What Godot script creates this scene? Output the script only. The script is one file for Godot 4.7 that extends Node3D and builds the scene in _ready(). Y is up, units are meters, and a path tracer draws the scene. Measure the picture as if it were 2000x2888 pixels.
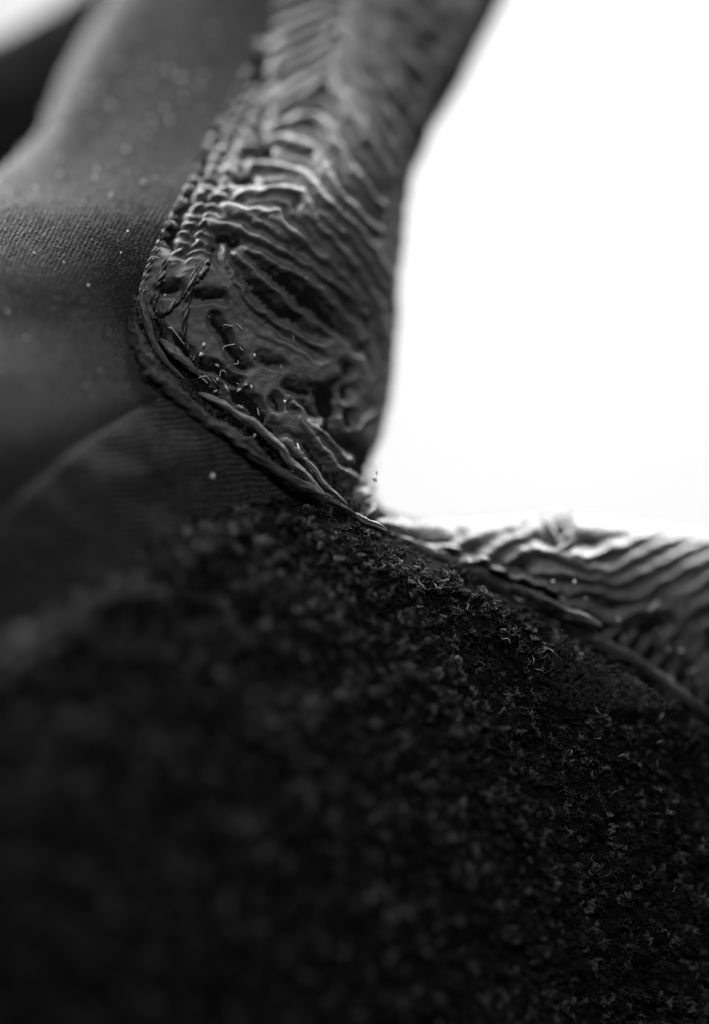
extends Node3D
# A black work glove seen very close: knit back, terry panel, wrinkled rubber palm, overlocked seam, in front of a white studio sweep.
# Lengths on the glove are worked out in small units of 1/41.67 mm (M) and in millimetres of height towards the viewer (z).

const UNIT := 0.000024
const D := 0.15
const Y0 := 0.11
const ZC := 4          # cell of the map of heights, in units
const ZW := 620
const ZH := 840

var rng := RandomNumberGenerator.new()
var zmap := PackedFloat32Array()
var glove: Node3D
var na := FastNoiseLite.new()
var nb := FastNoiseLite.new()
var nc := FastNoiseLite.new()
var mats := {}


func _ready():
	rng.seed = 7
	# --- camera
	var cam := Camera3D.new()
	cam.name = "camera"
	add_child(cam)
	cam.position = Vector3(0, Y0, D)
	cam.fov = 26.0
	cam.near = 0.01
	cam.far = 20.0
	var lens := CameraAttributesPhysical.new()
	lens.frustum_focal_length = 51.94
	lens.frustum_focus_distance = 0.15
	lens.frustum_near = 0.01
	lens.frustum_far = 20.0
	lens.exposure_aperture = 51.94 / 25.0
	cam.attributes = lens
	cam.current = true
	# --- studio light: no sky, dark room
	var we := WorldEnvironment.new()
	we.name = "world_environment"
	var env := Environment.new()
	env.background_mode = Environment.BG_COLOR
	env.background_color = Color(0.03, 0.03, 0.03)
	env.tonemap_mode = Environment.TONE_MAPPER_LINEAR
	env.tonemap_exposure = 1.0
	env.sdfgi_enabled = true
	env.ssao_enabled = true
	env.ssil_enabled = true
	we.environment = env
	add_child(we)
	area("backdrop_softbox", Vector3(0.1, 1.15, -0.75), Vector3(0.0, 0.2, -1.4), Vector2(0.9, 0.3), 1.55)
	area("left_softbox", Vector3(-0.6, 0.18, -0.1), Vector3(0, Y0, 0), Vector2(0.2, 0.3), 1.7)
	area("top_softbox", Vector3(-0.42, 0.6, -0.05), Vector3(0, Y0, 0), Vector2(0.24, 0.24), 2.5)
	area("back_softbox", Vector3(0.13, 0.6, -0.2), Vector3(0, Y0, 0), Vector2(0.34, 0.2), 2.7)
	area("front_softbox", Vector3(0.06, 0.5, 0.42), Vector3(0, Y0, 0), Vector2(0.3, 0.2), 0.25)

	setup_noise()
	setup_materials()
	zmap.resize(ZW * ZH)
	zmap.fill(-1000.0)
	backdrop()
	glove = Node3D.new()
	glove.name = "work_glove"
	add_child(glove)
	glove.position = Vector3(0, Y0, 0)
	glove.set_meta("label", "black work glove with knit back, terry panel and wrinkled rubber palm")
	glove.set_meta("category", "glove")
	far_finger()
	knit_back()
	knit_lower()
	rubber_finger()
	rubber_thumb()
	terry()
	binding()
	stitches()
	threads()
	lint()


# ---------------------------------------------------------------- light
func area(called: String, at: Vector3, to: Vector3, size: Vector2, energy: float):
	var l := AreaLight3D.new()
	l.name = called
	l.area_size = size
	l.light_energy = energy
	l.area_range = 5.0
	l.shadow_enabled = true
	add_child(l)
	l.look_at_from_position(at, to, Vector3(0, 0, 1) if absf((to - at).normalized().y) > 0.95 else Vector3.UP)


# ---------------------------------------------------------------- materials
func setup_noise():
	for k in 3:
		var n: FastNoiseLite = [na, nb, nc][k]
		n.seed = 11 + k
		n.noise_type = FastNoiseLite.TYPE_SIMPLEX_SMOOTH
		n.fractal_type = FastNoiseLite.FRACTAL_NONE
		n.frequency = 1.0


func noise_tex(freq: float, oct: int, sd: int) -> NoiseTexture2D:
	var t := NoiseTexture2D.new()
	t.width = 512
	t.height = 512
	t.seamless = true
	var n := FastNoiseLite.new()
	n.seed = sd
	n.frequency = freq
	n.fractal_octaves = oct
	t.noise = n
	return t


func mat(called: String, albedo: float, rough: float, spec: float, rim := 0.0):
	var m := StandardMaterial3D.new()
	m.albedo_color = Color(albedo, albedo, albedo).linear_to_srgb()
	m.roughness = rough
	m.metallic_specular = spec
	if rim > 0.0:
		m.rim_enabled = true
		m.rim = rim
		m.rim_tint = 0.5
	mats[called] = m
	return m


func bump(m: StandardMaterial3D, t: Texture2D, per_metre: float, cm: float):
	m.uv1_triplanar = true
	m.uv1_scale = Vector3.ONE * per_metre
	m.heightmap_enabled = true
	m.heightmap_texture = t
	m.heightmap_scale = cm


func setup_materials():
	var fine := noise_tex(0.06, 4, 3)
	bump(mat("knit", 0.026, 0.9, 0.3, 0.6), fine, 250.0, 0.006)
	var blotch := noise_tex(0.011, 3, 9)
	var ramp := Gradient.new()
	ramp.set_color(0, Color(0.5, 0.5, 0.5))
	ramp.set_color(1, Color(1.0, 1.0, 1.0))
	blotch.color_ramp = ramp
	mats.knit.albedo_texture = blotch
	mats.knit.albedo_color = Color(0.03, 0.03, 0.03).linear_to_srgb()
	bump(mat("rubber", 0.048, 0.57, 0.42), fine, 500.0, 0.0006)
	mat("backing", 0.006, 1.0, 0.1)
	mat("terry", 0.005, 1.0, 0.1)
	mat("pile", 0.014, 0.85, 0.3)
	mat("pile_black", 0.005, 0.85, 0.25)
	mat("pile_grey", 0.055, 0.85, 0.3)
	mat("hair", 0.12, 0.8, 0.3)
	bump(mat("binding", 0.022, 0.8, 0.35), fine, 300.0, 0.012)
	mat("thread", 0.012, 0.7, 0.4)
	bump(mat("stitch", 0.045, 0.5, 0.5), fine, 300.0, 0.004)
	mat("knit_fuzz", 0.03, 0.8, 0.4)
	mat("dust", 0.2, 0.9, 0.3)
	mat("loop", 0.09, 0.6, 0.5)
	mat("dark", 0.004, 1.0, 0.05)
	mat("lint", 0.35, 0.8, 0.4)
	mat("paper", 0.82, 0.9, 0.2)


# ---------------------------------------------------------------- geometry helpers
func pt(x: float, y: float, z: float) -> Vector3:
	var zm := z * 0.001
	var s := (D - zm) / D * UNIT
	return Vector3((x - 1000.0) * s, (1444.0 - y) * s, zm)


func z_put(x: float, y: float, z: float):
	var i := int(x + 200.0) / ZC
	var j := int(y + 200.0) / ZC
	if i < 0 or j < 0 or i >= ZW or j >= ZH:
		return
	var k := j * ZW + i
	if z > zmap[k]:
		zmap[k] = z


func z_at(x: float, y: float) -> float:
	var i := int(x + 200.0) / ZC
	var j := int(y + 200.0) / ZC
	var best := -1000.0
	for r in [0, 1, 2, 4]:
		for dj in range(-r, r + 1):
			for di in range(-r, r + 1):
				var a := clampi(i + di, 0, ZW - 1)
				var b := clampi(j + dj, 0, ZH - 1)
				best = maxf(best, zmap[b * ZW + a])
		if best > -500.0:
			return best
	return 0.0


func cr(a: Vector3, b: Vector3, c: Vector3, d: Vector3, t: float) -> Vector3:
	var t2 := t * t
	var t3 := t2 * t
	return 0.5 * (2.0 * b + (c - a) * t + (2.0 * a - 5.0 * b + 4.0 * c - d) * t2 + (3.0 * b - a - 3.0 * c + d) * t3)


func along(p: Array, t: float) -> Vector3:      # t in 0..1 over equal spans
	var n := p.size() - 1
	var f := clampf(t, 0.0, 1.0) * n
	var i := mini(int(f), n - 1)
	var a: Vector3 = p[maxi(i - 1, 0)]
	var b: Vector3 = p[i]
	var c: Vector3 = p[i + 1]
	var d: Vector3 = p[mini(i + 2, n)]
	return cr(a, b, c, d, f - i)


# A sheet: ref is a grid of (x, y, z) with nu+1 per row; hgt(x, y) lifts it along its normal, in mm.
func sheet(ref: PackedVector3Array, nu: int, nv: int, hgt: Callable, front: PackedByteArray, flip := 1.0, store := true) -> ArrayMesh:
	var w := nu + 1
	var total := w * (nv + 1)
	var pos := PackedVector3Array()
	pos.resize(total)
	for k in total:
		var r := ref[k]
		pos[k] = pt(r.x, r.y, r.z)
	var nor := normals(pos, nu, nv, flip)
	for k in total:
		var r := ref[k]
		var h: float = hgt.call(r.x, r.y)
		pos[k] += nor[k] * h * 0.001
		if store and (front.is_empty() or front[k] == 1):
			z_put(r.x, r.y, pos[k].z * 1000.0)
	nor = normals(pos, nu, nv, flip)
	return grid_mesh(pos, nor, nu, nv)


func normals(pos: PackedVector3Array, nu: int, nv: int, flip: float) -> PackedVector3Array:
	var w := nu + 1
	var nor := PackedVector3Array()
	nor.resize(pos.size())
	for j in nv + 1:
		var ja := maxi(j - 1, 0) * w
		var jb := mini(j + 1, nv) * w
		for i in w:
			var du := pos[j * w + mini(i + 1, nu)] - pos[j * w + maxi(i - 1, 0)]
			var dv := pos[jb + i] - pos[ja + i]
			nor[j * w + i] = (dv * 1000.0).cross(du * 1000.0).normalized() * flip
	return nor


func grid_mesh(pos: PackedVector3Array, nor: PackedVector3Array, nu: int, nv: int) -> ArrayMesh:
	var w := nu + 1
	var idx := PackedInt32Array()
	idx.resize(nu * nv * 6)
	var mid := (nv / 2) * w + nu / 2
	var fn := (pos[mid + w] - pos[mid]).cross(pos[mid + 1] - pos[mid])   # normal of the triangle (mid, mid+1, mid+w) when clockwise
	var turn := fn.dot(nor[mid]) < 0.0
	var n := 0
	for j in nv:
		for i in nu:
			var a := j * w + i
			var b := a + 1
			var c := a + w
			var d := c + 1
			if turn:
				idx[n] = a; idx[n + 1] = c; idx[n + 2] = b
				idx[n + 3] = b; idx[n + 4] = c; idx[n + 5] = d
			else:
				idx[n] = a; idx[n + 1] = b; idx[n + 2] = c
				idx[n + 3] = b; idx[n + 4] = d; idx[n + 5] = c
			n += 6
	var arr := []
	arr.resize(Mesh.ARRAY_MAX)
	arr[Mesh.ARRAY_VERTEX] = pos
	arr[Mesh.ARRAY_NORMAL] = nor
	arr[Mesh.ARRAY_INDEX] = idx
	var m := ArrayMesh.new()
	m.add_surface_from_arrays(Mesh.PRIMITIVE_TRIANGLES, arr)
	return m


func part(called: String, mesh: Mesh, material: Material, parent: Node3D = null) -> MeshInstance3D:
	var o := MeshInstance3D.new()
	o.name = numbered(called, parent if parent else glove)
	o.mesh = mesh
	o.material_override = material
	(parent if parent else glove).add_child(o, true)
	return o


var counts := {}
func numbered(called: String, parent: Node) -> String:
	var key := str(parent.get_instance_id()) + called
	counts[key] = counts.get(key, -1) + 1
	return called if counts[key] == 0 else "%s_%03d" % [called, counts[key]]


func net(rows: Array, nu: int, nv: int) -> PackedVector3Array:
	var dense := []
	for r in rows:
		var line := PackedVector3Array()
		for i in nu + 1:
			line.append(along(r, float(i) / nu))
		dense.append(line)
	var out := PackedVector3Array()
	var n := rows.size() - 1
	for j in nv + 1:
		var f := float(j) / nv * n
		var k := mini(int(f), n - 1)
		var a: PackedVector3Array = dense[maxi(k - 1, 0)]
		var b: PackedVector3Array = dense[k]
		var c: PackedVector3Array = dense[k + 1]
		var d: PackedVector3Array = dense[mini(k + 2, n)]
		for i in nu + 1:
			out.append(cr(a[i], b[i], c[i], d[i], f - k))
	return out


# A swollen edge: from the line L over the crest R and round to the back, as part of an ellipse.
func swell(left: Array, right: Array, bulge: Array, nu: int, nv: int, turns: float) -> Array:
	var out := PackedVector3Array()
	var front := PackedByteArray()
	for j in nv + 1:
		var t := float(j) / nv
		var l := along(left, t)
		var r := along(right, t)
		var n := bulge.size() - 1
		var f := t * n
		var k := mini(int(f), n - 1)
		var bz: float = lerpf(bulge[k], bulge[k + 1], f - k)
		for i in nu + 1:
			var s := float(i) / nu * turns * PI / 2.0
			var across := sin(s)
			var z := l.z + (r.z - l.z) * (1.0 - cos(s)) + bz * maxf(0.0, sin(2.0 * s))
			out.append(Vector3(lerpf(l.x, r.x, across), lerpf(l.y, r.y, across), z))
			front.append(1 if s < PI / 2.0 else 0)
	return [out, front]


# ---------------------------------------------------------------- relief drawn as ridges on a raster
var rx0 := 0
var ry0 := 0
var rw := 0
var rh := 0
var relief := PackedFloat32Array()
const RC := 3

func relief_start(x0: int, y0: int, x1: int, y1: int):
	rx0 = x0
	ry0 = y0
	rw = (x1 - x0) / RC + 1
	rh = (y1 - y0) / RC + 1
	relief = PackedFloat32Array()
	relief.resize(rw * rh)
	relief.fill(-0.6)


# kind 0: a rounded ridge; 1: a flat plate with soft rim; 2: a pit cut into what is there
func stroke(pts: Array, w: float, top := 1.0, kind := 0):
	var smooth := []
	if pts.size() > 2:
		var m := (pts.size() - 1) * 4
		for i in m + 1:
			var v3 := along(pts.map(func(p): return Vector3(p.x, p.y, 0)), float(i) / m)
			smooth.append(Vector2(v3.x, v3.y))
	else:
		smooth = pts
	var reach := w * 2.4 + 12.0
	for s in smooth.size() - 1:
		var a: Vector2 = smooth[s]
		var b: Vector2 = smooth[s + 1]
		# taper at both ends of a ridge
		var lo := Vector2(minf(a.x, b.x), minf(a.y, b.y)) - Vector2(reach, reach)
		var hi := Vector2(maxf(a.x, b.x), maxf(a.y, b.y)) + Vector2(reach, reach)
		var i0 := clampi(int((lo.x - rx0) / RC), 0, rw - 1)
		var i1 := clampi(int((hi.x - rx0) / RC) + 1, 0, rw - 1)
		var j0 := clampi(int((lo.y - ry0) / RC), 0, rh - 1)
		var j1 := clampi(int((hi.y - ry0) / RC) + 1, 0, rh - 1)
		var ab := b - a
		var len2 := maxf(ab.length_squared(), 0.001)
		for j in range(j0, j1 + 1):
			for i in range(i0, i1 + 1):
				var p := Vector2(rx0 + i * RC, ry0 + j * RC)
				var t := clampf((p - a).dot(ab) / len2, 0.0, 1.0)
				var d := p.distance_to(a + ab * t)
				if d > reach:
					continue
				var k := j * rw + i
				if kind == 0:
					var q := d / w
					relief[k] = maxf(relief[k], (top + 0.6) * exp(-0.85 * q * q) - 0.6)
				elif kind == 1:
					var q2 := maxf(0.0, d - w) / 14.0
					relief[k] = maxf(relief[k], (top + 0.6) * exp(-0.5 * q2 * q2) - 0.6)
				else:
					var q3 := (d - w) / 10.0
					relief[k] = minf(relief[k], -0.75 + maxf(0.0, q3 + 1.0) * 0.6)


func soften(times: int):
	for pass_ in times:
		var old := relief.duplicate()
		for j in range(1, rh - 1):
			for i in range(1, rw - 1):
				var k := j * rw + i
				relief[k] = (2.0 * old[k] + old[k - 1] + old[k + 1] + old[k - rw] + old[k + rw]) / 6.0


func relief_at(x: float, y: float) -> float:
	var f := clampf((x - rx0) / RC, 0.0, rw - 1.001)
	var g := clampf((y - ry0) / RC, 0.0, rh - 1.001)
	var i := int(f)
	var j := int(g)
	var k := j * rw + i
	return lerpf(lerpf(relief[k], relief[k + 1], f - i), lerpf(relief[k + rw], relief[k + rw + 1], f - i), g - j)


# Traced lines are written as "x,y x,y ..." in a detail's own scale: place + point / scale.
func trace(text: String, ox := 0.0, oy := 0.0, scale := 1.0) -> Array:
	var out := []
	for w in text.split(" ", false):
		var c := w.split(",")
		out.append(Vector2(ox + float(c[0]) / scale, oy + float(c[1]) / scale))
	return out


# ---------------------------------------------------------------- the setting
func backdrop():
	# a white sheet that hangs behind the glove and curls forward at its foot, 1 mm thick
	var prof := []
	prof.append(Vector2(-1.4, 2.2))
	prof.append(Vector2(-1.4, 0.0))
	for k in 7:
		var a := k / 8.0 * PI / 2.0
		prof.append(Vector2(-1.1 - 0.3 * cos(a), -0.3 - 0.3 * sin(a)))
	var st := SurfaceTool.new()
	st.begin(Mesh.PRIMITIVE_TRIANGLES)
	st.set_smooth_group(0)
	for side in 2:
		var off := -0.001 * side
		for k in prof.size() - 1:
			var a: Vector2 = prof[k]
			var b: Vector2 = prof[k + 1]
			var p := [Vector3(-1.8, a.y + off, a.x + off), Vector3(1.8, a.y + off, a.x + off), Vector3(1.8, b.y + off, b.x + off), Vector3(-1.8, b.y + off, b.x + off)]
			for n in ([0, 1, 2, 0, 2, 3] if side == 0 else [0, 2, 1, 0, 3, 2]):
				st.add_vertex(p[n])
	st.generate_normals()
	var o := MeshInstance3D.new()
	o.name = "backdrop"
	o.mesh = st.commit()
	o.material_override = mats.paper
	o.set_meta("kind", "structure")
	o.set_meta("label", "plain white studio backdrop behind the glove")
	add_child(o, true)


# ---------------------------------------------------------------- the glove
func far_finger():
	var left := [Vector3(470, 60, -19), Vector3(330, 200, -17), Vector3(240, 380, -15), Vector3(120, 560, -13), Vector3(0, 820, -10)]
	var right := [Vector3(295, -90, -22), Vector3(150, 20, -20.5), Vector3(18, 98, -19), Vector3(-100, 145, -18), Vector3(-460, 320, -16)]
	var g := swell(left, right, [0.0, 0.0], 60, 60, 1.7)
	var m := sheet(g[0], 60, 60, func(x, y): return 0.14 * na.get_noise_2d(x * 0.02, y * 0.02), g[1], 1.0)
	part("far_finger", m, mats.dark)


func knit_height(x: float, y: float) -> float:
	var wx := x + 5.0 * na.get_noise_2d(x * 0.006, y * 0.006) + 1.6 * nb.get_noise_2d(x * 0.05, y * 0.05) + 1.2 * nc.get_noise_2d(x * 0.12, y * 0.12)
	var q := (wx * 0.88 + y * 0.47) / 12.6 + 0.35 * sin(y * 0.004 + x * 0.002)
	var along_rib := (-wx * 0.47 + y * 0.88) / 9.0
	var rib := absf(sin(q * PI))
	var chev := sin((along_rib + absf(fposmod(q, 1.0) - 0.5) * 1.6) * TAU)
	return 0.075 * rib + 0.03 * chev * rib + 0.045 * nc.get_noise_2d(x * 0.16, y * 0.16) + 0.02 * na.get_noise_2d(x * 0.31, y * 0.31)


func ease_depth(rows: Array):
	for r in rows:
		for k in r.size():
			if r[k].z > 1.5:
				r[k].z = 1.5 + (r[k].z - 1.5) * 0.68


func knit_back():
	var rows := [
		[Vector3(385, -90, -20), Vector3(340, -85, -15.6), Vector3(402, -85, -12.5), Vector3(560, -80, -11.3), Vector3(700, -80, -10.8), Vector3(835, -90, -11)],
		[Vector3(320, 20, -18.5), Vector3(285, 22, -14.2), Vector3(338, 35, -10.9), Vector3(480, 50, -9.8), Vector3(620, 60, -9.4), Vector3(772, 45, -9.6)],
		[Vector3(215, 205, -16.5), Vector3(175, 215, -12.2), Vector3(238, 220, -8.9), Vector3(380, 225, -7.9), Vector3(520, 230, -7.4), Vector3(686, 212, -7.7)],
		[Vector3(145, 375, -14), Vector3(100, 385, -9.8), Vector3(160, 392, -6.8), Vector3(290, 400, -5.8), Vector3(420, 410, -5.0), Vector3(580, 413, -4.9)],
		[Vector3(0, 520, -10), Vector3(-25, 505, -5.8), Vector3(100, 510, -4.4), Vector3(220, 520, -3.7), Vector3(350, 530, -3.0), Vector3(512, 545, -2.6)],
		[Vector3(-220, 610, -3), Vector3(-100, 600, -2.2), Vector3(30, 610, -1.5), Vector3(160, 622, -1.2), Vector3(300, 640, -0.9), Vector3(448, 670, -0.9)],
		[Vector3(-300, 760, 0), Vector3(-150, 760, 1), Vector3(0, 760, 1.8), Vector3(130, 770, 1.5), Vector3(260, 780, 0.9), Vector3(398, 795, 0)],
		[Vector3(-300, 930, 4), Vector3(-150, 930, 5), Vector3(0, 930, 5), Vector3(130, 930, 4), Vector3(260, 925, 2.4), Vector3(386, 920, 0.2)],
		[Vector3(-300, 1100, 8), Vector3(-150, 1100, 8.5), Vector3(0, 1090, 8), Vector3(140, 1080, 6.3), Vector3(290, 1060, 3.4), Vector3(440, 1055, 0.3)],
		[Vector3(-300, 1350, 11.5), Vector3(-150, 1330, 11.5), Vector3(0, 1290, 10.4), Vector3(150, 1215, 7.8), Vector3(310, 1150, 4.2), Vector3(500, 1110, 0.4)],
		[Vector3(-300, 1640, 11.5), Vector3(-150, 1560, 11), Vector3(10, 1480, 9.8), Vector3(180, 1340, 7.4), Vector3(330, 1240, 3.8), Vector3(520, 1140, -0.4)],
	]
	ease_depth(rows)
	var g := net(rows, 400, 680)
	part("knit_back_panel", sheet(g, 400, 680, knit_height, PackedByteArray(), 1.0), mats.knit)
	knit_fuzz()


func knit_fuzz():
	var where := []
	var y := 540.0
	while y < 960.0:
		var x := -10.0
		while x < 420.0:
			var px := x + rng.randf_range(-3.0, 3.0)
			var py := y + rng.randf_range(-3.0, 3.0)
			x += 6.0
			var z := z_at(px, py)
			if px > 405.0 or rng.randf() > smoothstep(500.0, 680.0, py) * (1.0 - smoothstep(780.0, 960.0, py)):
				continue
			var n := Vector3(rng.randf_range(-0.6, 0.6), rng.randf_range(-0.3, 0.9), 1.0).normalized()
			var side := n.cross(Vector3(cos(rng.randf() * TAU), sin(rng.randf() * TAU), 0.3)).normalized()
			where.append(Transform3D(Basis(side, n, side.cross(n)) * rng.randf_range(0.6, 1.2) * UNIT, pt(px, py, z - 0.03)))
		y += 6.0
	pile("knit_fuzz", tuft(4, 6.0, 7.0, 0.7), where, mats.knit_fuzz, glove.get_node("knit_back_panel"))


func lower_height(x: float, y: float) -> float:
	var wy := y + 6.0 * na.get_noise_2d(x * 0.01 + 9.0, y * 0.012) + 2.0 * nb.get_noise_2d(x * 0.04, y * 0.04)
	var q := (wy + 0.10 * (x - 600.0)) / 16.5
	var rib := absf(sin(q * PI))
	var chev := sin((x / 9.0 + absf(fposmod(q, 1.0) - 0.5) * 1.6) * TAU)
	return 0.1 * rib + 0.02 * chev * rib + 0.04 * nc.get_noise_2d(x * 0.12, y * 0.12) + 0.12 * na.get_noise_2d(x * 0.008, y * 0.008)


func knit_lower():
	var rows := [
		[Vector3(-300, 1605, 11.5), Vector3(-150, 1525, 11), Vector3(0, 1450, 10.2), Vector3(165, 1308, 7.9), Vector3(315, 1200, 4.1), Vector3(482, 1098, 0.2)],
		[Vector3(-300, 1625, 12.3), Vector3(-150, 1545, 11.7), Vector3(8, 1468, 10.9), Vector3(182, 1322, 8.4), Vector3(334, 1212, 4.6), Vector3(510, 1118, 0.7)],
		[Vector3(-300, 1720, 13), Vector3(-150, 1660, 12.2), Vector3(20, 1580, 11), Vector3(220, 1450, 8.1), Vector3(420, 1310, 4.2), Vector3(610, 1205, 0.7)],
		[Vector3(-300, 1850, 13), Vector3(-150, 1780, 12), Vector3(50, 1680, 10.2), Vector3(280, 1530, 6.9), Vector3(500, 1370, 3.1), Vector3(730, 1300, 0.5)],
		[Vector3(-300, 1990, 12.5), Vector3(-150, 1920, 11.5), Vector3(70, 1810, 9.8), Vector3(340, 1640, 6.2), Vector3(630, 1470, 2.0), Vector3(850, 1395, -0.3)],
	]
	ease_depth(rows)
	var g := net(rows, 240, 230)
	part("knit_lower_panel", sheet(g, 240, 230, lower_height, PackedByteArray(), 1.0), mats.knit)


var coat_lift := 0.45

func coat_height(x: float, y: float) -> float:
	var wx := x + 7.0 * na.get_noise_2d(x * 0.016, y * 0.016) + 1.8 * nb.get_noise_2d(x * 0.06, y * 0.06)
	var wy := y + 7.0 * nb.get_noise_2d(x * 0.016, y * 0.016) + 1.8 * nc.get_noise_2d(x * 0.06, y * 0.06)
	var r := relief_at(wx, wy)
	return coat_lift * r + 0.03 * na.get_noise_2d(x * 0.03, y * 0.03) + 0.012 * nb.get_noise_2d(x * 0.12, y * 0.12)


func backing_height(x: float, y: float) -> float:
	return -0.19 + 0.06 * na.get_noise_2d(x * 0.13, y * 0.13) + 0.05 * nb.get_noise_2d(x * 0.3, y * 0.3) + 0.04 * nc.get_noise_2d(x * 0.04, y * 0.04)


func finger_ridges():
	relief_start(340, -140, 1500, 1520)
	var Z2 := [500.0, 0.0, 1.596]
	var arms := ["430,520 560,430 650,375 720,420 790,530 900,680 970,800", "410,590 520,545 620,535 680,580 740,680 840,840 920,930",
			"430,630 530,640 620,690 660,760 710,850 800,940 900,1040", "330,745 420,750 500,765 580,800 640,870 720,950 850,1090 920,1197",
			"270,885 380,865 540,860 580,910 620,990 700,1080 790,1197", "220,935 330,955 440,955 470,1000 560,1080 660,1180"]
	var last := []
	for a in arms:
		var line := trace(a, Z2[0], Z2[1], Z2[2])
		var v := line.map(func(p): return Vector3(p.x, p.y, 0))
		var even := []
		for k in 9:
			var p := along(v, k / 8.0)
			even.append(Vector2(p.x, p.y))
		stroke(line, 14.0, 1.0)
		for between in ([0.5] if last.size() else []):
			var mid := []
			for k in range(1, 9):
				mid.append(last[k].lerp(even[k], between) + Vector2(rng.randf_range(-3, 3), rng.randf_range(-3, 3)))
			stroke(mid, 10.0, 0.5)
		last = even
	for s in ["220,230 330,210 470,215", "980,640 1010,760 1020,900 1005,1050 1010,1200", "1090,500 1110,600 1080,720"]:
		stroke(trace(s, Z2[0], Z2[1], Z2[2]), 12.0, 0.8)
	stroke(trace("1240,0 1290,120 1220,300", Z2[0], Z2[1], Z2[2]), 26.0, 0.6, 1)
	# the fine chevron wrinkles towards the fingertip, fanning out to the far side
	for k in 12:
		var f := k / 11.0
		var y := 197.0 - 37.0 * k
		var apex := Vector2(914.0 + (235.0 - y) * 0.2 + rng.randf_range(-6, 6), y)
		var out := Vector2(0.60, 0.80).lerp(Vector2(0.96, 0.28), minf(1.0, f * 1.25)).normalized()
		var back := Vector2(-0.86, 0.50).lerp(Vector2(-0.98, 0.16), f).normalized()
		var line := []
		for n in 4:
			line.append(apex + back * (190.0 - 48.0 * n) + Vector2(rng.randf_range(-4, 4), rng.randf_range(-4, 4)))
		line.append(apex + Vector2(4, -5))
		for n in range(1, 7):
			line.append(apex + out * 58.0 * n + Vector2(-0.9, 1.4) * n * n * 0.9 + Vector2(rng.randf_range(-4, 4), rng.randf_range(-4, 4)))
		stroke(line, rng.randf_range(9.0, 11.5), rng.randf_range(0.75, 1.05))
	var Z4 := [350.0, 600.0, 1.995]
	for s in ["560,210 570,300 640,400 700,490 780,570 900,650 1020,720 1120,770", "630,240 700,310 790,390 880,470 980,560 1090,650 1200,720",
			"680,200 760,240 870,300 980,350 1080,430 1180,530 1290,640 1330,720", "500,60 640,90 800,170 930,240 1050,310 1180,400 1280,480 1350,580",
			"560,400 620,480 690,570 760,650 870,720 960,770 1050,830", "660,600 760,680 870,740 1000,800 1100,860", "1000,350 1100,430 1200,540",
			"820,30 930,110 1050,200 1160,290 1270,400 1340,500", "1000,0 1150,130 1280,270 1380,430 1440,560", "1100,0 1250,130 1380,280 1450,420",
			"1200,0 1320,100 1420,230 1490,380", "560,-20 700,30 820,90 900,150"]:
		stroke(trace(s, Z4[0], Z4[1], Z4[2]), 13.0, 0.95)
	for s in ["1360,500 1430,620 1470,760 1450,950 1420,1100", "1430,560 1500,720 1505,900 1470,1080", "1330,640 1385,760 1400,900 1380,1040", "1480,420 1530,560 1545,720",
			"1260,1160 1320,1080 1340,960", "1300,1240 1370,1160 1420,1080"]:
		stroke(trace(s, Z4[0], Z4[1], Z4[2]), 11.0, 0.7)
	soften(3)
	# smooth plates of coating
	stroke(trace("410,350 480,420 560,520 620,660 700,780 800,880 900,960", Z4[0], Z4[1], Z4[2]), 42.0, 0.7, 1)
	stroke(trace("420,560 440,680 460,780 560,850 660,920 780,1000 900,1100", Z4[0], Z4[1], Z4[2]), 38.0, 0.7, 1)
	stroke(trace("700,740 800,790 930,850 1050,900 1150,880 1240,820", Z4[0], Z4[1], Z4[2]), 20.0, 0.8, 1)
	stroke(trace("1190,780 1280,860 1310,960 1270,1080 1250,1150", Z4[0], Z4[1], Z4[2]), 24.0, 0.75, 1)
	stroke(trace("170,260 240,300 300,350", Z4[0], Z4[1], Z4[2]), 26.0, 0.6, 1)
	stroke(trace("250,500 300,620 340,700", Z4[0], Z4[1], Z4[2]), 22.0, 0.6, 1)
	stroke(trace("150,400 150,480 180,560", Z4[0], Z4[1], Z4[2]), 18.0, 0.5, 1)
	stroke(trace("640,1000 760,1060 900,1130 980,1190", Z4[0], Z4[1], Z4[2]), 26.0, 0.65, 1)
	stroke(trace("990,1040 1060,1060 1090,1130 1080,1200", Z4[0], Z4[1], Z4[2]), 12.0, 1.2)
	stroke(trace("1420,-100 1260,230 1165,420 1125,560 1105,740 1098,890 1088,1030 1075,1130 1060,1215"), 32.0, 0.25, 1)
	soften(3)
	# pits through to the backing
	for s in [["510,610 560,700 610,800 680,870", 13.0], ["410,480 470,470 540,480", 10.0], ["430,850 520,890 620,950", 14.0], ["640,1040 700,1060 760,1150", 20.0],
			["845,1050 860,1100", 9.0], ["950,1090 1010,1080 1060,1140", 14.0], ["1110,1030 1140,1120", 26.0], ["1240,870 1243,900", 11.0], ["1240,990 1245,1030", 13.0],
			["1255,1130 1255,1190", 12.0], ["920,970 980,1000 1040,1020", 12.0], ["780,820 870,860", 8.0], ["200,440 290,430", 13.0], ["300,730 350,800", 12.0]]:
		stroke(trace(s[0], Z4[0], Z4[1], Z4[2]), s[1], 1.0, 2)
	var Z5 := [350.0, 900.0, 1.995]
	for s in ["1040,640 1100,730 1180,820 1290,910", "950,470 1040,600 1110,650 1200,760 1260,800", "980,560 1060,650"]:
		stroke(trace(s, Z5[0], Z5[1], Z5[2]), 14.0, 1.1)
	for s in ["900,680 980,760 1060,860 1130,960", "1330,930 1370,1000 1400,1070 1360,1110"]:
		stroke(trace(s, Z5[0], Z5[1], Z5[2]), 13.0, 1.0)
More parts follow.
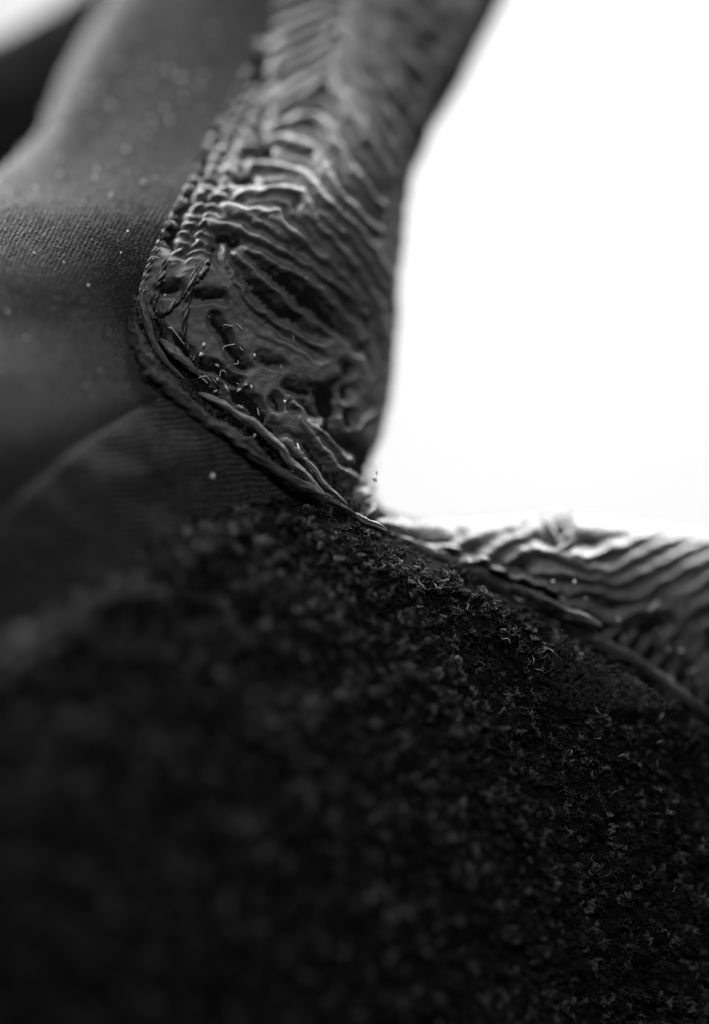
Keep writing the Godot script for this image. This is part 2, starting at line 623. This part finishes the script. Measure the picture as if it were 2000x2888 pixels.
	# gathers beside the overlocked seam
	for k in 22:
		var t := k / 21.0
		var y := lerpf(250.0, 780.0, t) + rng.randf_range(-7, 7)
		var x := lerpf(672.0, 420.0, pow(t, 0.85))
		var l := rng.randf_range(20.0, 60.0)
		stroke([Vector2(x + 40, y + 6), Vector2(x + 62, y + rng.randf_range(-4, 10))], rng.randf_range(7, 10), 0.85)
		stroke([Vector2(x + 85, y + 10), Vector2(x + 85 + l * 0.5, y + 4 + rng.randf_range(-4, 8)), Vector2(x + 85 + l, y + 12)], rng.randf_range(8, 12), rng.randf_range(0.6, 0.95))
	soften(2)


func rubber_finger():
	finger_ridges()
	var left := [Vector3(820, -95, -11), Vector3(685, 208, -7.9), Vector3(576, 413, -5.0), Vector3(489, 589, -1.9), Vector3(405, 777, -0.4), Vector3(380, 920, 0.0),
		Vector3(425, 1040, 0.3), Vector3(501, 1118, 0.4), Vector3(620, 1210, 0.4), Vector3(770, 1345, 0.0), Vector3(895, 1425, -0.5), Vector3(1000, 1490, -1.0), Vector3(1075, 1535, -1.6)]
	var right := [Vector3(1482, -95, -15), Vector3(1306, 225, -12), Vector3(1198, 400, -10), Vector3(1145, 560, -8.5), Vector3(1126, 740, -7.5), Vector3(1118, 890, -7.2),
		Vector3(1106, 1030, -7.2), Vector3(1095, 1130, -7.2), Vector3(1078, 1215, -7), Vector3(1052, 1295, -6), Vector3(1034, 1350, -5), Vector3(1048, 1395, -4.2), Vector3(1100, 1440, -5)]
	var bulge := [1.5, 1.5, 1.3, 0.8, 0.3, 0.0, 0.0, 0.0, 0.0, 0.0, 0.0, 0.0, 0.0]
	var g := swell(left, right, bulge, 360, 520, 1.75)
	var o := part("rubber_coating", sheet(g[0], 360, 520, coat_height, g[1], 1.0), mats.rubber)
	o.set_meta("label", "wrinkled rubber coating of the finger")
	g = swell(left, right, bulge, 260, 400, 1.75)
	var b := part("backing_fabric", sheet(g[0], 260, 400, backing_height, g[1], 1.0), mats.backing)
	fuzz_in_pits(Vector2(400, 620), Vector2(1060, 1450), -6.0, b)


func thumb_ridges():
	relief_start(1000, 1380, 2200, 2200)
	var A := [1500.0, 1400.0, 3.192]
	for s in ["370,560 560,545 700,480 820,450 940,400 1100,360 1250,330 1450,370 1596,390", "0,480 200,530 400,600 560,660 700,670 800,620 900,560 1000,520 1150,450 1300,400 1596,400 1900,380",
			"30,690 150,680 300,710 430,730 560,740 700,770 870,750 1000,680 1150,610 1280,550 1420,480 1596,430 1900,400",
			"350,870 540,860 700,900 850,920 1000,890 1100,800 1250,720 1400,640 1596,560 1900,500",
			"300,960 450,1000 560,1050 680,1130 850,1080 960,1030 1150,1010 1250,950 1400,850 1530,760 1596,730 1900,640", "1430,1010 1530,960 1700,900 1900,860"]:
		stroke(trace(s, A[0], A[1], A[2]), 19.0, 0.85)
	for s in ["130,220 180,330 200,400", "330,340 340,430 240,520"]:
		stroke(trace(s, A[0], A[1], A[2]), 11.0, 0.9)
	stroke(trace("450,230 700,260 950,270 1300,290", A[0], A[1], A[2]), 20.0, 0.55, 1)
	stroke(trace("1350,270 1700,330 2000,400", A[0], A[1], A[2]), 20.0, 0.55, 1)
	for k in 7:
		var x := 1700.0 + k * 44.0
		var y := table(EDGE, x) - 4.0
		stroke([Vector2(x, y + 22), Vector2(x + 14, y - 12), Vector2(x + 42, y - 42 - 5 * k)], 9.0, 0.8)
	stroke(trace("100,160 330,180", A[0], A[1], A[2]), 8.0, 0.9)
	stroke(trace("1270,980 1330,920", A[0], A[1], A[2]), 22.0, 0.7, 1)
	var B := [1600.0, 1650.0, 3.99]
	for s in ["1290,240 1230,480 1150,600 1080,700", "1400,520 1350,650 1280,780", "1650,420 1520,500 1480,700 1380,820", "1250,420 1350,330 1420,300", "0,220 180,250 300,300 480,420"]:
		stroke(trace(s, B[0], B[1], B[2]), 14.0, 0.9)
	for s in ["1480,1000 1560,900", "1560,1060 1700,1000"]:
		stroke(trace(s, B[0], B[1], B[2]), 10.0, 0.3, 1)
	var C := [1050.0, 1400.0, 2.66]
	for s in ["60,205 300,240 500,220 800,210 1000,190 1200,150", "640,370 760,310 900,260 1000,230 1150,190", "850,450 960,370 1080,320 1200,270 1250,250",
			"1000,500 1100,430 1200,390 1300,420 1400,440 1500,460", "1220,580 1330,565 1500,620"]:
		stroke(trace(s, C[0], C[1], C[2]), 17.0, 0.7)
	for s in ["370,385 500,400 640,415", "640,495 750,480 860,495", "900,545 1010,575", "1050,605 1200,640 1400,705"]:
		stroke(trace(s, C[0], C[1], C[2]), 12.0, 1.3)
	soften(3)


func rubber_thumb():
	thumb_ridges()
	coat_lift = 0.46
	var left := [Vector3(1040, 1505, -1.5), Vector3(1185, 1568, -2.8), Vector3(1303, 1618, -3.0), Vector3(1391, 1656, -3.0), Vector3(1479, 1706, -3.0), Vector3(1566, 1750, -2.8),
		Vector3(1679, 1818, -3.8), Vector3(1804, 1890, -4.5), Vector3(1905, 1965, -4.8), Vector3(2010, 2045, -5.0), Vector3(2150, 2140, -5.2)]
	var right := [Vector3(1075, 1428, -6), Vector3(1203, 1470, -6.5), Vector3(1330, 1474, -6.8), Vector3(1440, 1468, -7), Vector3(1540, 1454, -7), Vector3(1640, 1456, -7),
		Vector3(1754, 1478, -7), Vector3(1880, 1497, -7), Vector3(1960, 1512, -7), Vector3(2060, 1530, -7), Vector3(2180, 1555, -7)]
	var g := swell(left, right, [0.0, 0.3, 0.6, 0.8, 0.8, 0.8, 0.8, 0.8, 0.8, 0.8, 0.8], 180, 380, 1.7)
	var o := part("rubber_coating", sheet(g[0], 180, 380, coat_height, g[1], 1.0), mats.rubber)
	o.set_meta("label", "wrinkled rubber coating beside the terry panel")
	g = swell(left, right, [0.0, 0.3, 0.6, 0.8, 0.8, 0.8, 0.8, 0.8, 0.8, 0.8, 0.8], 140, 300, 1.7)
	var b := part("backing_fabric", sheet(g[0], 140, 300, backing_height, g[1], 1.0), mats.backing)
	fuzz_in_pits(Vector2(1560, 1660), Vector2(2010, 2000), -7.0, b)


# ---- terry panel: a rounded sheet covered with curly pile
const EDGE := [Vector2(-320, 1975), Vector2(-150, 1890), Vector2(0, 1795), Vector2(188, 1695), Vector2(440, 1535), Vector2(560, 1470), Vector2(677, 1408), Vector2(777, 1374),
	Vector2(877, 1390), Vector2(1002, 1466), Vector2(1078, 1502), Vector2(1190, 1555), Vector2(1303, 1605), Vector2(1391, 1643), Vector2(1479, 1693), Vector2(1566, 1738),
	Vector2(1679, 1806), Vector2(1804, 1872), Vector2(1905, 1950), Vector2(2000, 2020), Vector2(2150, 2130), Vector2(2300, 2250)]
const FOCUS := [Vector2(1300, 850), Vector2(1420, 920), Vector2(1600, 1130), Vector2(1800, 1330), Vector2(2050, 1500), Vector2(2300, 1640), Vector2(2600, 1730), Vector2(2888, 1720), Vector2(3100, 1700)]

func table(t: Array, x: float) -> float:
	for k in t.size() - 1:
		if x <= t[k + 1].x or k == t.size() - 2:
			return lerpf(t[k].y, t[k + 1].y, (x - t[k].x) / (t[k + 1].x - t[k].x))
	return 0.0


func terry_z(x: float, y: float) -> float:
	var d := table(FOCUS, y) - x
	var z := 0.0088 * d if d > 0.0 else 0.0062 * d
	var e := maxf(0.0, y - table(EDGE, x))
	var soft := 110.0 if x < 900.0 else 70.0
	if e < soft:
		var q := 1.0 - e / soft
		z -= 1.7 * q * q
	if x < 900.0:
		z += 0.65 * exp(-pow((e - 75.0) / 55.0, 2.0)) * (1.0 - smoothstep(600.0, 900.0, x))
	return z + 0.35 * na.get_noise_2d(x * 0.005, y * 0.005) + 0.3 * nc.get_noise_2d(x * 0.011, y * 0.011) + 0.16 * nb.get_noise_2d(x * 0.022, y * 0.022)


func terry():
	var nu := 260
	var nv := 170
	var ref := PackedVector3Array()
	for j in nv + 1:
		var t := float(j) / nv
		t = t * t * 0.6 + t * 0.4
		for i in nu + 1:
			var x := lerpf(-320.0, 2300.0, float(i) / nu)
			var e := table(EDGE, x)
			if j == 0:
				ref.append(Vector3(x, e + 6.0, terry_z(x, e) - 2.0))
			else:
				var y := lerpf(e, 3080.0, t)
				ref.append(Vector3(x, y, terry_z(x, y)))
	var panel := part("terry_panel", sheet(ref, nu, nv, func(_x, _y): return 0.0, PackedByteArray(), 1.0), mats.terry)
	# curly tufts
	var kinds := 6
	var places := []
	for k in kinds:
		places.append([])
	for row in range(-60, 160):
		for col in range(-80, 160):
			var px := -300.0 + col * 18.0 - row * 7.5 + rng.randf_range(-4.5, 4.5)
			var py := 1300.0 + col * 8.0 + row * 17.0 + rng.randf_range(-4.5, 4.5)
			if px < -280.0 or px > 2240.0 or py > 3050.0 or py < table(EDGE, px) - (3.0 if px < 1300.0 else 12.0):
				continue
			var clump := na.get_noise_2d(px * 0.028 + 50.0, py * 0.028) + 0.25 * nb.get_noise_2d(px * 0.011, py * 0.011)
			if clump < -0.3 and rng.randf() < 0.7:
				continue
			var a := pt(px, py, terry_z(px, py))
			var n := (pt(px, py + 8.0, terry_z(px, py + 8.0)) - a).cross(pt(px + 8.0, py, terry_z(px + 8.0, py)) - a).normalized()
			n = (n + Vector3(nb.get_noise_2d(px * 0.03, py * 0.03), nc.get_noise_2d(px * 0.03, py * 0.03), 0.0) * 1.0).normalized()
			var side := n.cross(Vector3(cos(rng.randf() * TAU), sin(rng.randf() * TAU), 0.3)).normalized()
			var s := rng.randf_range(0.75, 1.2) * (1.05 + 0.4 * clump + 0.4 * nc.get_noise_2d(px * 0.013, py * 0.013)) * UNIT * (D - a.z) / D
			places[rng.randi() % kinds].append(Transform3D(Basis(side, n, side.cross(n)) * s, a))
	for k in kinds:
		pile("terry_pile", loops(6, 1.6), places[k], mats[["pile", "pile_black", "pile_black", "pile", "pile_grey", "pile"][k]], panel)


func pile(called: String, mesh: Mesh, where: Array, material: Material, parent: Node3D):
	var mm := MultiMesh.new()
	mm.transform_format = MultiMesh.TRANSFORM_3D
	mm.mesh = mesh
	mm.instance_count = where.size()
	for k in where.size():
		mm.set_instance_transform(k, where[k])
	var o := MultiMeshInstance3D.new()
	o.name = numbered(called, parent)
	o.multimesh = mm
	o.material_override = material
	o.set_meta("kind", "stuff")
	parent.add_child(o, true)


func tuft(n: int, spread: float, tall: float, r: float) -> ArrayMesh:
	var st := SurfaceTool.new()
	st.begin(Mesh.PRIMITIVE_TRIANGLES)
	for k in n:
		var a := rng.randf() * TAU
		var p := Vector3(cos(a), 0, sin(a)) * spread * 0.5 * sqrt(rng.randf())
		var dir := Vector3(cos(a) * 0.5, 1.0, sin(a) * 0.5).normalized()
		var line := [p + Vector3(0, -3, 0)]
		var ln := tall * rng.randf_range(0.6, 1.2) / 5.0
		for s in 6:
			dir = (dir + Vector3(rng.randf_range(-1, 1), rng.randf_range(-0.75, 0.5), rng.randf_range(-1, 1)) * 0.95).normalized()
			p += dir * ln
			line.append(p)
		strand(st, line, r * rng.randf_range(0.7, 1.3), 3)
	st.generate_normals()
	return st.commit()


# a clump of terry loops: small arches of yarn that lean every way, with a few broken ends
func loops(n: int, r: float) -> ArrayMesh:
	var st := SurfaceTool.new()
	st.begin(Mesh.PRIMITIVE_TRIANGLES)
	for k in n:
		var a := rng.randf() * TAU
		var p := Vector3(cos(a), 0, sin(a)) * rng.randf_range(0.0, 8.0)
		var b := rng.randf() * TAU
		var across := Vector3(cos(b), rng.randf_range(-0.4, 0.4), sin(b))
		var up := Vector3(rng.randf_range(-0.7, 0.7), 1.0, rng.randf_range(-0.7, 0.7)).normalized()
		var w := rng.randf_range(4.0, 7.5)
		var h := rng.randf_range(11.0, 20.0)
		var line := []
		for s in 8:
			var t := s / 7.0 * PI * 1.15
			line.append(p + across * (-cos(t) * w) + up * (sin(t) * h - 2.0) + Vector3(rng.randf_range(-1, 1), rng.randf_range(-1, 1), rng.randf_range(-1, 1)) * 1.1)
		strand(st, line, r * rng.randf_range(0.75, 1.25), 4, false)
	for k in 4:
		var a := rng.randf() * TAU
		var p := Vector3(cos(a), 0, sin(a)) * rng.randf_range(0.0, 8.0)
		var dir := Vector3(cos(a), 1.2, sin(a)).normalized()
		var line := [p]
		for s in 5:
			dir = (dir + Vector3(rng.randf_range(-1, 1), rng.randf_range(-0.6, 0.5), rng.randf_range(-1, 1)) * 0.9).normalized()
			p += dir * 4.5
			line.append(p)
		strand(st, line, 0.8, 3)
	st.generate_normals()
	return st.commit()


# a thin tube along a line, tapering at its tip
func strand(st: SurfaceTool, line: Array, r: float, sides: int, taper := true):
	var rings := []
	var n := line.size()
	for k in n:
		var dir: Vector3 = (line[mini(k + 1, n - 1)] - line[maxi(k - 1, 0)]).normalized()
		var u := dir.cross(Vector3(0.31, 0.2, 0.93)).normalized()
		var v := dir.cross(u)
		var rr := r * (1.0 if not taper else lerpf(1.0, 0.35, float(k) / (n - 1)))
		var ring := []
		for s in sides:
			var a := float(s) / sides * TAU
			ring.append(line[k] + (u * cos(a) + v * sin(a)) * rr)
		rings.append(ring)
	st.set_smooth_group(0)
	for k in n - 1:
		for s in sides:
			var a: Vector3 = rings[k][s]
			var b: Vector3 = rings[k][(s + 1) % sides]
			var c: Vector3 = rings[k + 1][s]
			var d: Vector3 = rings[k + 1][(s + 1) % sides]
			for q in [a, b, c, b, d, c]:
				st.add_vertex(q)


func fuzz_in_pits(from: Vector2, to: Vector2, deep: float, backing: Node3D):
	var kinds := [[], []]
	var y := from.y
	while y < to.y:
		var x := from.x
		while x < to.x:
			var px := x + rng.randf_range(-5.0, 5.0)
			var py := y + rng.randf_range(-5.0, 5.0)
			x += 9.0
			if relief_at(px, py) > -0.2 or rng.randf() < 0.2:
				continue
			var z := z_at(px, py)
			if z < deep:
				continue
			var a := pt(px, py, z - 0.1)
			var n := Vector3(rng.randf_range(-0.5, 0.5), rng.randf_range(-0.3, 0.6), 1.0).normalized()
			var side := n.cross(Vector3(cos(rng.randf() * TAU), sin(rng.randf() * TAU), 0.3)).normalized()
			kinds[rng.randi() % 2].append(Transform3D(Basis(side, n, side.cross(n)) * rng.randf_range(0.45, 0.75) * UNIT, a))
		y += 9.0
	for k in 2:
		pile("backing_fuzz", tuft(9, 12.0, 15.0, 1.1), kinds[k], mats.pile, backing)


# ---- rolled binding and lips of coating along the seam
func tube(line2: Array, r0: float, r1: float, lift: float, rough: float, flat := 1.0, zs := []) -> ArrayMesh:
	var pts := []
	for k in line2.size():
		var p: Vector2 = line2[k]
		pts.append(Vector3(p.x, p.y, zs[k] if k < zs.size() else z_at(p.x, p.y) + lift))
	# even out the heights along the line
	for pass_ in 2:
		var zc := pts.map(func(p): return p.z)
		for k in range(1, pts.size() - 1):
			pts[k].z = (zc[k - 1] + 2.0 * zc[k] + zc[k + 1]) / 4.0
	var total := 0.0
	for k in pts.size() - 1:
		total += pts[k].distance_to(pts[k + 1])
	var nv := maxi(8, int(total / 4.0))
	var nu := 26
	var pos := PackedVector3Array()
	var mid := PackedVector3Array()
	for j in nv + 1:
		var t := float(j) / nv
		var p := along(pts, t)
		var q := along(pts, minf(t + 0.01, 1.0))
		var o := along(pts, maxf(t - 0.01, 0.0))
		var c := pt(p.x, p.y, p.z)
		var dir := (pt(q.x, q.y, q.z) - pt(o.x, o.y, o.z)).normalized()
		var u := dir.cross(Vector3(0, 0, 1)).normalized()
		var v := u.cross(dir).normalized()
		var r := lerpf(r0, r1, t) * (1.0 + rough * 0.55 * na.get_noise_1d(pos.size() * 0.0007 * 26.0 / nu + line2[0].x)) * minf(1.0, 0.1 + 1.6 * sqrt(minf(t, 1.0 - t))) * UNIT
		for i in nu + 1:
			var a := float(i % nu) / nu * TAU
			var d := u * cos(a) + v * sin(a) * flat
			var h := 1.0 + rough * (0.5 * na.get_noise_3d(p.x * 0.016 + cos(a) * 1.1, p.y * 0.016, sin(a) * 1.1) + 0.3 * nb.get_noise_3d(p.x * 0.04 + cos(a) * 2.0, p.y * 0.04, sin(a) * 2.0) + 0.22 * nc.get_noise_3d(p.x * 0.13 + cos(a) * 4.0, p.y * 0.13, sin(a) * 4.0))
			pos.append(c + d * r * h)
			mid.append(c)
	var nor := normals(pos, nu, nv, 1.0)
	var k0 := (nv / 2) * (nu + 1) + nu / 2
	if nor[k0].dot(pos[k0] - mid[k0]) < 0.0:
		nor = normals(pos, nu, nv, -1.0)
	for j in nv + 1:                       # the lengthwise join
		var a := j * (nu + 1)
		var n := (nor[a] + nor[a + nu]).normalized()
		nor[a] = n
		nor[a + nu] = n
	return grid_mesh(pos, nor, nu, nv)


func binding():
	part("seam_binding", tube(trace("378,835 374,880 380,940 402,1005 440,1065 502,1118 590,1190 690,1255 777,1328 870,1378 950,1420 1005,1452"), 28.0, 12.0, 0.12, 0.85, 0.85,
		[-0.2, 0.2, 0.6, 0.9, 1.1, 1.1, 1.1, 1.1, 1.0, 0.8, 0.5, 0.3]), mats.binding)
	for s in [["452,955 480,985 510,1010 545,1040 565,1062", 14.0, 8.0, [0.1, 0.3, 0.4, 0.4, 0.2]],
			["560,1108 600,1125 640,1146 675,1172 715,1192 755,1228 798,1266 815,1298 853,1328 883,1363 918,1397 965,1432", 13.0, 7.0, [0.3, 0.7, 0.9, 1.0, 1.0, 0.9, 0.9, 0.8, 0.7, 0.6, 0.4, 0.1]],
			["845,1285 881,1316 911,1361 951,1396 980,1424", 10.0, 7.0, [-0.3, 0.0, 0.0, 0.0, 0.0]],
			["405,800 400,850 415,905 432,960 470,1020 520,1070", 13.0, 9.0, [0.0, 0.2, 0.3, 0.4, 0.3, 0.1]],
			["1000,1448 1030,1470 1060,1482 1092,1500", 10.0, 9.0, [0.1, 0.2, 0.1, -0.3]]]:
		part("coating_lip", tube(trace(s[0]), s[1], s[2], 0.0, 0.6, 0.9, s[3]), mats.rubber)
	# the lip of coating that runs on beside the terry
	var lip := []
	var zs := []
	for k in 40:
		var x := lerpf(1085.0, 2010.0, k / 39.0)
		var e := table(EDGE, x) - 12.0
		lip.append(Vector2(x, e + 4.0 * na.get_noise_1d(x * 0.02)))
		zs.append(terry_z(x, e + 12.0) + 0.1 + 0.5 * smoothstep(1400.0, 1650.0, x) + 0.9 * smoothstep(1620.0, 1740.0, x))
	part("coating_lip", tube(lip, 11.0, 14.0, 0.0, 1.1, 0.8, zs), mats.rubber)
	part("seam_binding", tube(lip.map(func(p): return p + Vector2(-6, 13)), 9.0, 12.0, 0.0, 1.3, 0.8, zs), mats.binding)
	part("coating_lip", tube(trace("1440,1650 1500,1672 1560,1700 1605,1724 1663,1748 1700,1768"), 12.0, 9.0, 0.0, 0.8, 0.8, [-2.4, -2.2, -2.1, -2.0, -2.0, -2.2]), mats.rubber)
	# frayed fibres between the binding and the coating
	var path := trace("378,860 380,940 402,1005 440,1065 502,1118 590,1190 690,1255 777,1328 870,1378 950,1420 1005,1452").map(func(p): return Vector3(p.x, p.y, 0))
	var where := []
	for k in 420:
		var p := along(path, rng.randf())
		p += Vector3(rng.randf_range(-6, 46), rng.randf_range(-40, 14), 0)
		var n := Vector3(rng.randf_range(-0.6, 0.6), rng.randf_range(-0.3, 0.8), 1.0).normalized()
		var side := n.cross(Vector3(cos(rng.randf() * TAU), sin(rng.randf() * TAU), 0.3)).normalized()
		where.append(Transform3D(Basis(side, n, side.cross(n)) * rng.randf_range(0.35, 0.75) * UNIT, pt(p.x, p.y, z_at(p.x, p.y) + 0.2)))
	pile("frayed_fibres", tuft(6, 14.0, 20.0, 1.3), where, mats.pile_grey, glove.get_node("seam_binding"))


# ---- overlock stitches: each a loop of coated thread over the edge of the seam
func stitches():
	var seam := [Vector2(735, 120), Vector2(685, 210), Vector2(627, 320), Vector2(576, 413), Vector2(530, 515), Vector2(485, 597), Vector2(445, 677), Vector2(410, 760), Vector2(392, 830)]
	var n := 27
	for k in n:
		var t := (k + 0.5 + rng.randf_range(-0.25, 0.25)) / n
		var p := along(seam.map(func(v): return Vector3(v.x, v.y, 0)), t)
		var z := z_at(p.x + 6, p.y)
		var w := rng.randf_range(30, 50)
		var dy := rng.randf_range(-6, 8)
		p.x += 7.0
		z -= 0.14
		var st := [Vector2(p.x - 6, p.y + 9), Vector2(p.x + 6, p.y - 3 + dy * 0.3), Vector2(p.x + w * 0.5, p.y + 5 + dy), Vector2(p.x + w, p.y + 17 + dy)]
		part("stitch", tube(st, rng.randf_range(8, 11.5), rng.randf_range(5, 8), 0.0, 0.9, 0.9, [z - 0.2, z + rng.randf_range(0.05, 0.4), z + 0.15, z - 0.25]), mats.stitch)
		if k > 12:
			for ply in 2:
				var q := [Vector2(p.x - 14 + ply * 5, p.y + 15), Vector2(p.x - 7 + ply * 6, p.y + 3 + ply * 4), Vector2(p.x + 3 + ply * 7, p.y - 10 + ply * 5)]
				part("stitch", tube(q, 4.5, 3.0, 0.0, 0.5, 1.0, [z + 0.05, z + 0.45, z + 0.45]), mats.loop)


func threads():
	for s in ["467,725 460,770 445,815 440,850", "435,900 475,875 520,830 545,815", "558,745 540,800 530,850 522,900 520,965", "425,830 440,870 455,910 465,955",
			"385,850 420,890 450,975", "520,965 545,1010 555,1040", "545,800 575,770 590,730"]:
		var line := trace(s)
		for ply in 2:
			var pts := []
			var zs := []
			var m := 26
			for k in m + 1:
				var v := along(line.map(func(p): return Vector3(p.x, p.y, 0)), float(k) / m)
				var a := k * 0.75 + ply * PI
				pts.append(Vector2(v.x + 4.5 * cos(a), v.y + 1.0 * sin(a)))
				zs.append(z_at(v.x, v.y) + 0.12 + 0.09 * sin(a))
			part("thread", tube(pts, 5.5, 5.5, 0.0, 0.4, 1.0, zs), mats.thread)


func fibre(pts: Array, r: float, lift: float, material := "lint"):
	var line := []
	var n := (pts.size() - 1) * 4
	var v3 := pts.map(func(p): return Vector3(p.x, p.y, 0))
	var m := v3.size()
	var zs := []
	for k in m:
		zs.append(z_at(pts[k].x, pts[k].y) + lift * (0.4 if k == 0 or k == m - 1 else 1.0))
		v3[k].z = zs[k]
	for k in n + 1:
		var p := along(v3, float(k) / n)
		line.append(pt(p.x, p.y, p.z))
	var st := SurfaceTool.new()
	st.begin(Mesh.PRIMITIVE_TRIANGLES)
	strand(st, line, r * UNIT, 5, false)
	st.generate_normals()
	part("lint_fibre", st.commit(), mats[material])


func fleck(x: float, y: float, r: float, lift: float, material := "lint"):
	var m := SphereMesh.new()
	m.radial_segments = 8
	m.rings = 5
	m.radius = r * UNIT
	m.height = 2.0 * r * UNIT
	var st := SurfaceTool.new()
	st.create_from(m, 0)
	var arr := st.commit_to_arrays()
	var v: PackedVector3Array = arr[Mesh.ARRAY_VERTEX]
	for k in v.size():
		v[k] *= 1.0 + 0.5 * na.get_noise_3d(v[k].x / UNIT * 0.2 + x, v[k].y / UNIT * 0.2 + y, v[k].z / UNIT * 0.2)
		v[k].y *= 2.0
		v[k].z *= 0.5
	arr[Mesh.ARRAY_VERTEX] = v
	var am := ArrayMesh.new()
	am.add_surface_from_arrays(Mesh.PRIMITIVE_TRIANGLES, arr)
	var o := part("lint_fleck", am, mats[material])
	o.position = pt(x, y, z_at(x, y) + lift)
	o.rotation.z = rng.randf_range(-1.0, 1.0)


func lint():
	var Z4 := [350.0, 600.0, 1.995]
	for s in ["250,645 270,650 300,690 340,740", "440,690 443,730", "555,655 565,630 610,640", "635,625 665,655", "670,680 700,660", "555,770 570,750 625,740", "650,755 668,775",
			"610,850 640,850 642,835", "360,660 385,670", "430,575 480,585", "540,920 545,890 570,895 572,925", "410,900 440,930 470,960", "420,930 460,920 490,950", "570,970 580,990 590,1010",
			"715,970 718,985 713,1010", "680,970 695,965", "635,960 645,965", "330,850 345,865", "950,690 955,730", "240,360 225,385", "880,860 890,880", "500,935 520,960"]:
		fibre(trace(s, Z4[0], Z4[1], Z4[2]), 1.7, 0.25)
	var Z5 := [350.0, 900.0, 1.995]
	for s in ["975,700 985,730 1000,760", "1010,780 1030,790", "750,500 760,540", "640,485 670,500", "940,850 955,860", "980,850 990,870", "1010,960 1040,940"]:
		fibre(trace(s, Z5[0], Z5[1], Z5[2]), 1.6, 0.9)
	var Z7 := [1200.0, 1700.0, 1.995]
	for s in ["700,260 720,275 745,300", "470,200 475,220 480,240", "960,590 965,610 990,630", "265,60 275,70", "240,0 235,40", "850,330 875,350", "1400,510 1395,560", "310,40 325,55",
			"500,140 490,160", "390,0 400,40", "1010,440 1050,470", "1200,450 1240,490", "945,540 960,520"]:
		fibre(trace(s, Z7[0], Z7[1], Z7[2]), 1.1, 0.75, "hair")
	fibre(trace("905,340 960,250 1030,180", 1600, 1650, 3.99), 2.6, 0.3)
	for s in ["975,545 1050,485", "1075,520 1090,560 1080,610", "1120,530 1140,490", "1150,570 1160,540"]:
		fibre(trace(s, 1600, 1650, 3.99), 2.0, 0.3)
	for p in trace("525,940 190,835 65,730 440,800 450,745 525,860 230,465 490,715 430,800 445,803 510,1005 645,1000 735,805", 350, 600, 1.995):
		fleck(p.x, p.y, 2.6 + rng.randf() * 1.6, 0.15)
	for p in trace("760,780 735,655 880,860 905,465 500,885", 350, 900, 1.995):
		fleck(p.x, p.y, 3.0, 0.8)
	for p in trace("110,330 580,395 630,590 1130,735 1285,740 1170,1025 1420,970 1370,985 1475,1090 1280,1180 555,712", 1600, 1650, 3.99):
		fleck(p.x, p.y, 3.2, 0.5)
	for p in trace("380,775 190,770 480,920 290,1035 405,1065 90,885", 1500, 1400, 3.192):
		fleck(p.x, p.y, 3.2, 0.5)
	for p in trace("150,800 720,205 680,325 360,380 195,325 500,510 40,650 560,985 490,1070", 0, 550, 1.995):
		fleck(p.x, p.y, 1.9, 0.1)
	# loose hairs standing out of the terry
	for k in 70:
		var y := rng.randf_range(1500.0, 2870.0)
		var x := table(FOCUS, y) + rng.randf_range(-200.0, 420.0)
		if y < table(EDGE, x) + 20.0 or x > 1995.0:
			continue
		var a := rng.randf() * TAU
		var pts := [Vector2(x, y)]
		for n in 3:
			a += rng.randf_range(-0.9, 0.9)
			pts.append(pts[-1] + Vector2(cos(a), sin(a)) * rng.randf_range(5.0, 13.0))
		fibre(pts, rng.randf_range(0.6, 1.0), rng.randf_range(0.5, 0.8), "hair")
	# dust caught in the cloth: too fine to count
	var ball := SphereMesh.new()
	ball.radial_segments = 6
	ball.rings = 3
	ball.radius = 1.0
	ball.height = 2.0
	var where := []
	for k in 260:
		var x := rng.randf_range(0.0, 640.0)
		var y := rng.randf_range(60.0, 1300.0)
		var z := z_at(x, y)
		if x > 760.0 - 0.62 * y and y < 620.0 or x > 330.0 and y >= 620.0 and y < 1100.0 or z < -14.0 or x < 350.0 - 0.72 * y:
			continue
		var r := rng.randf_range(0.7, 1.8) * (3.2 if y < 560.0 else 1.0)
		where.append(Transform3D(Basis(Vector3(0, 0, 1), rng.randf() * PI) * Basis().scaled(Vector3(r, r * rng.randf_range(1.0, 2.6), r * 0.7)).scaled(Vector3.ONE * UNIT), pt(x, y, z + 0.02)))
	pile("dust", ball, where, mats.dust, glove.get_node("knit_back_panel"))
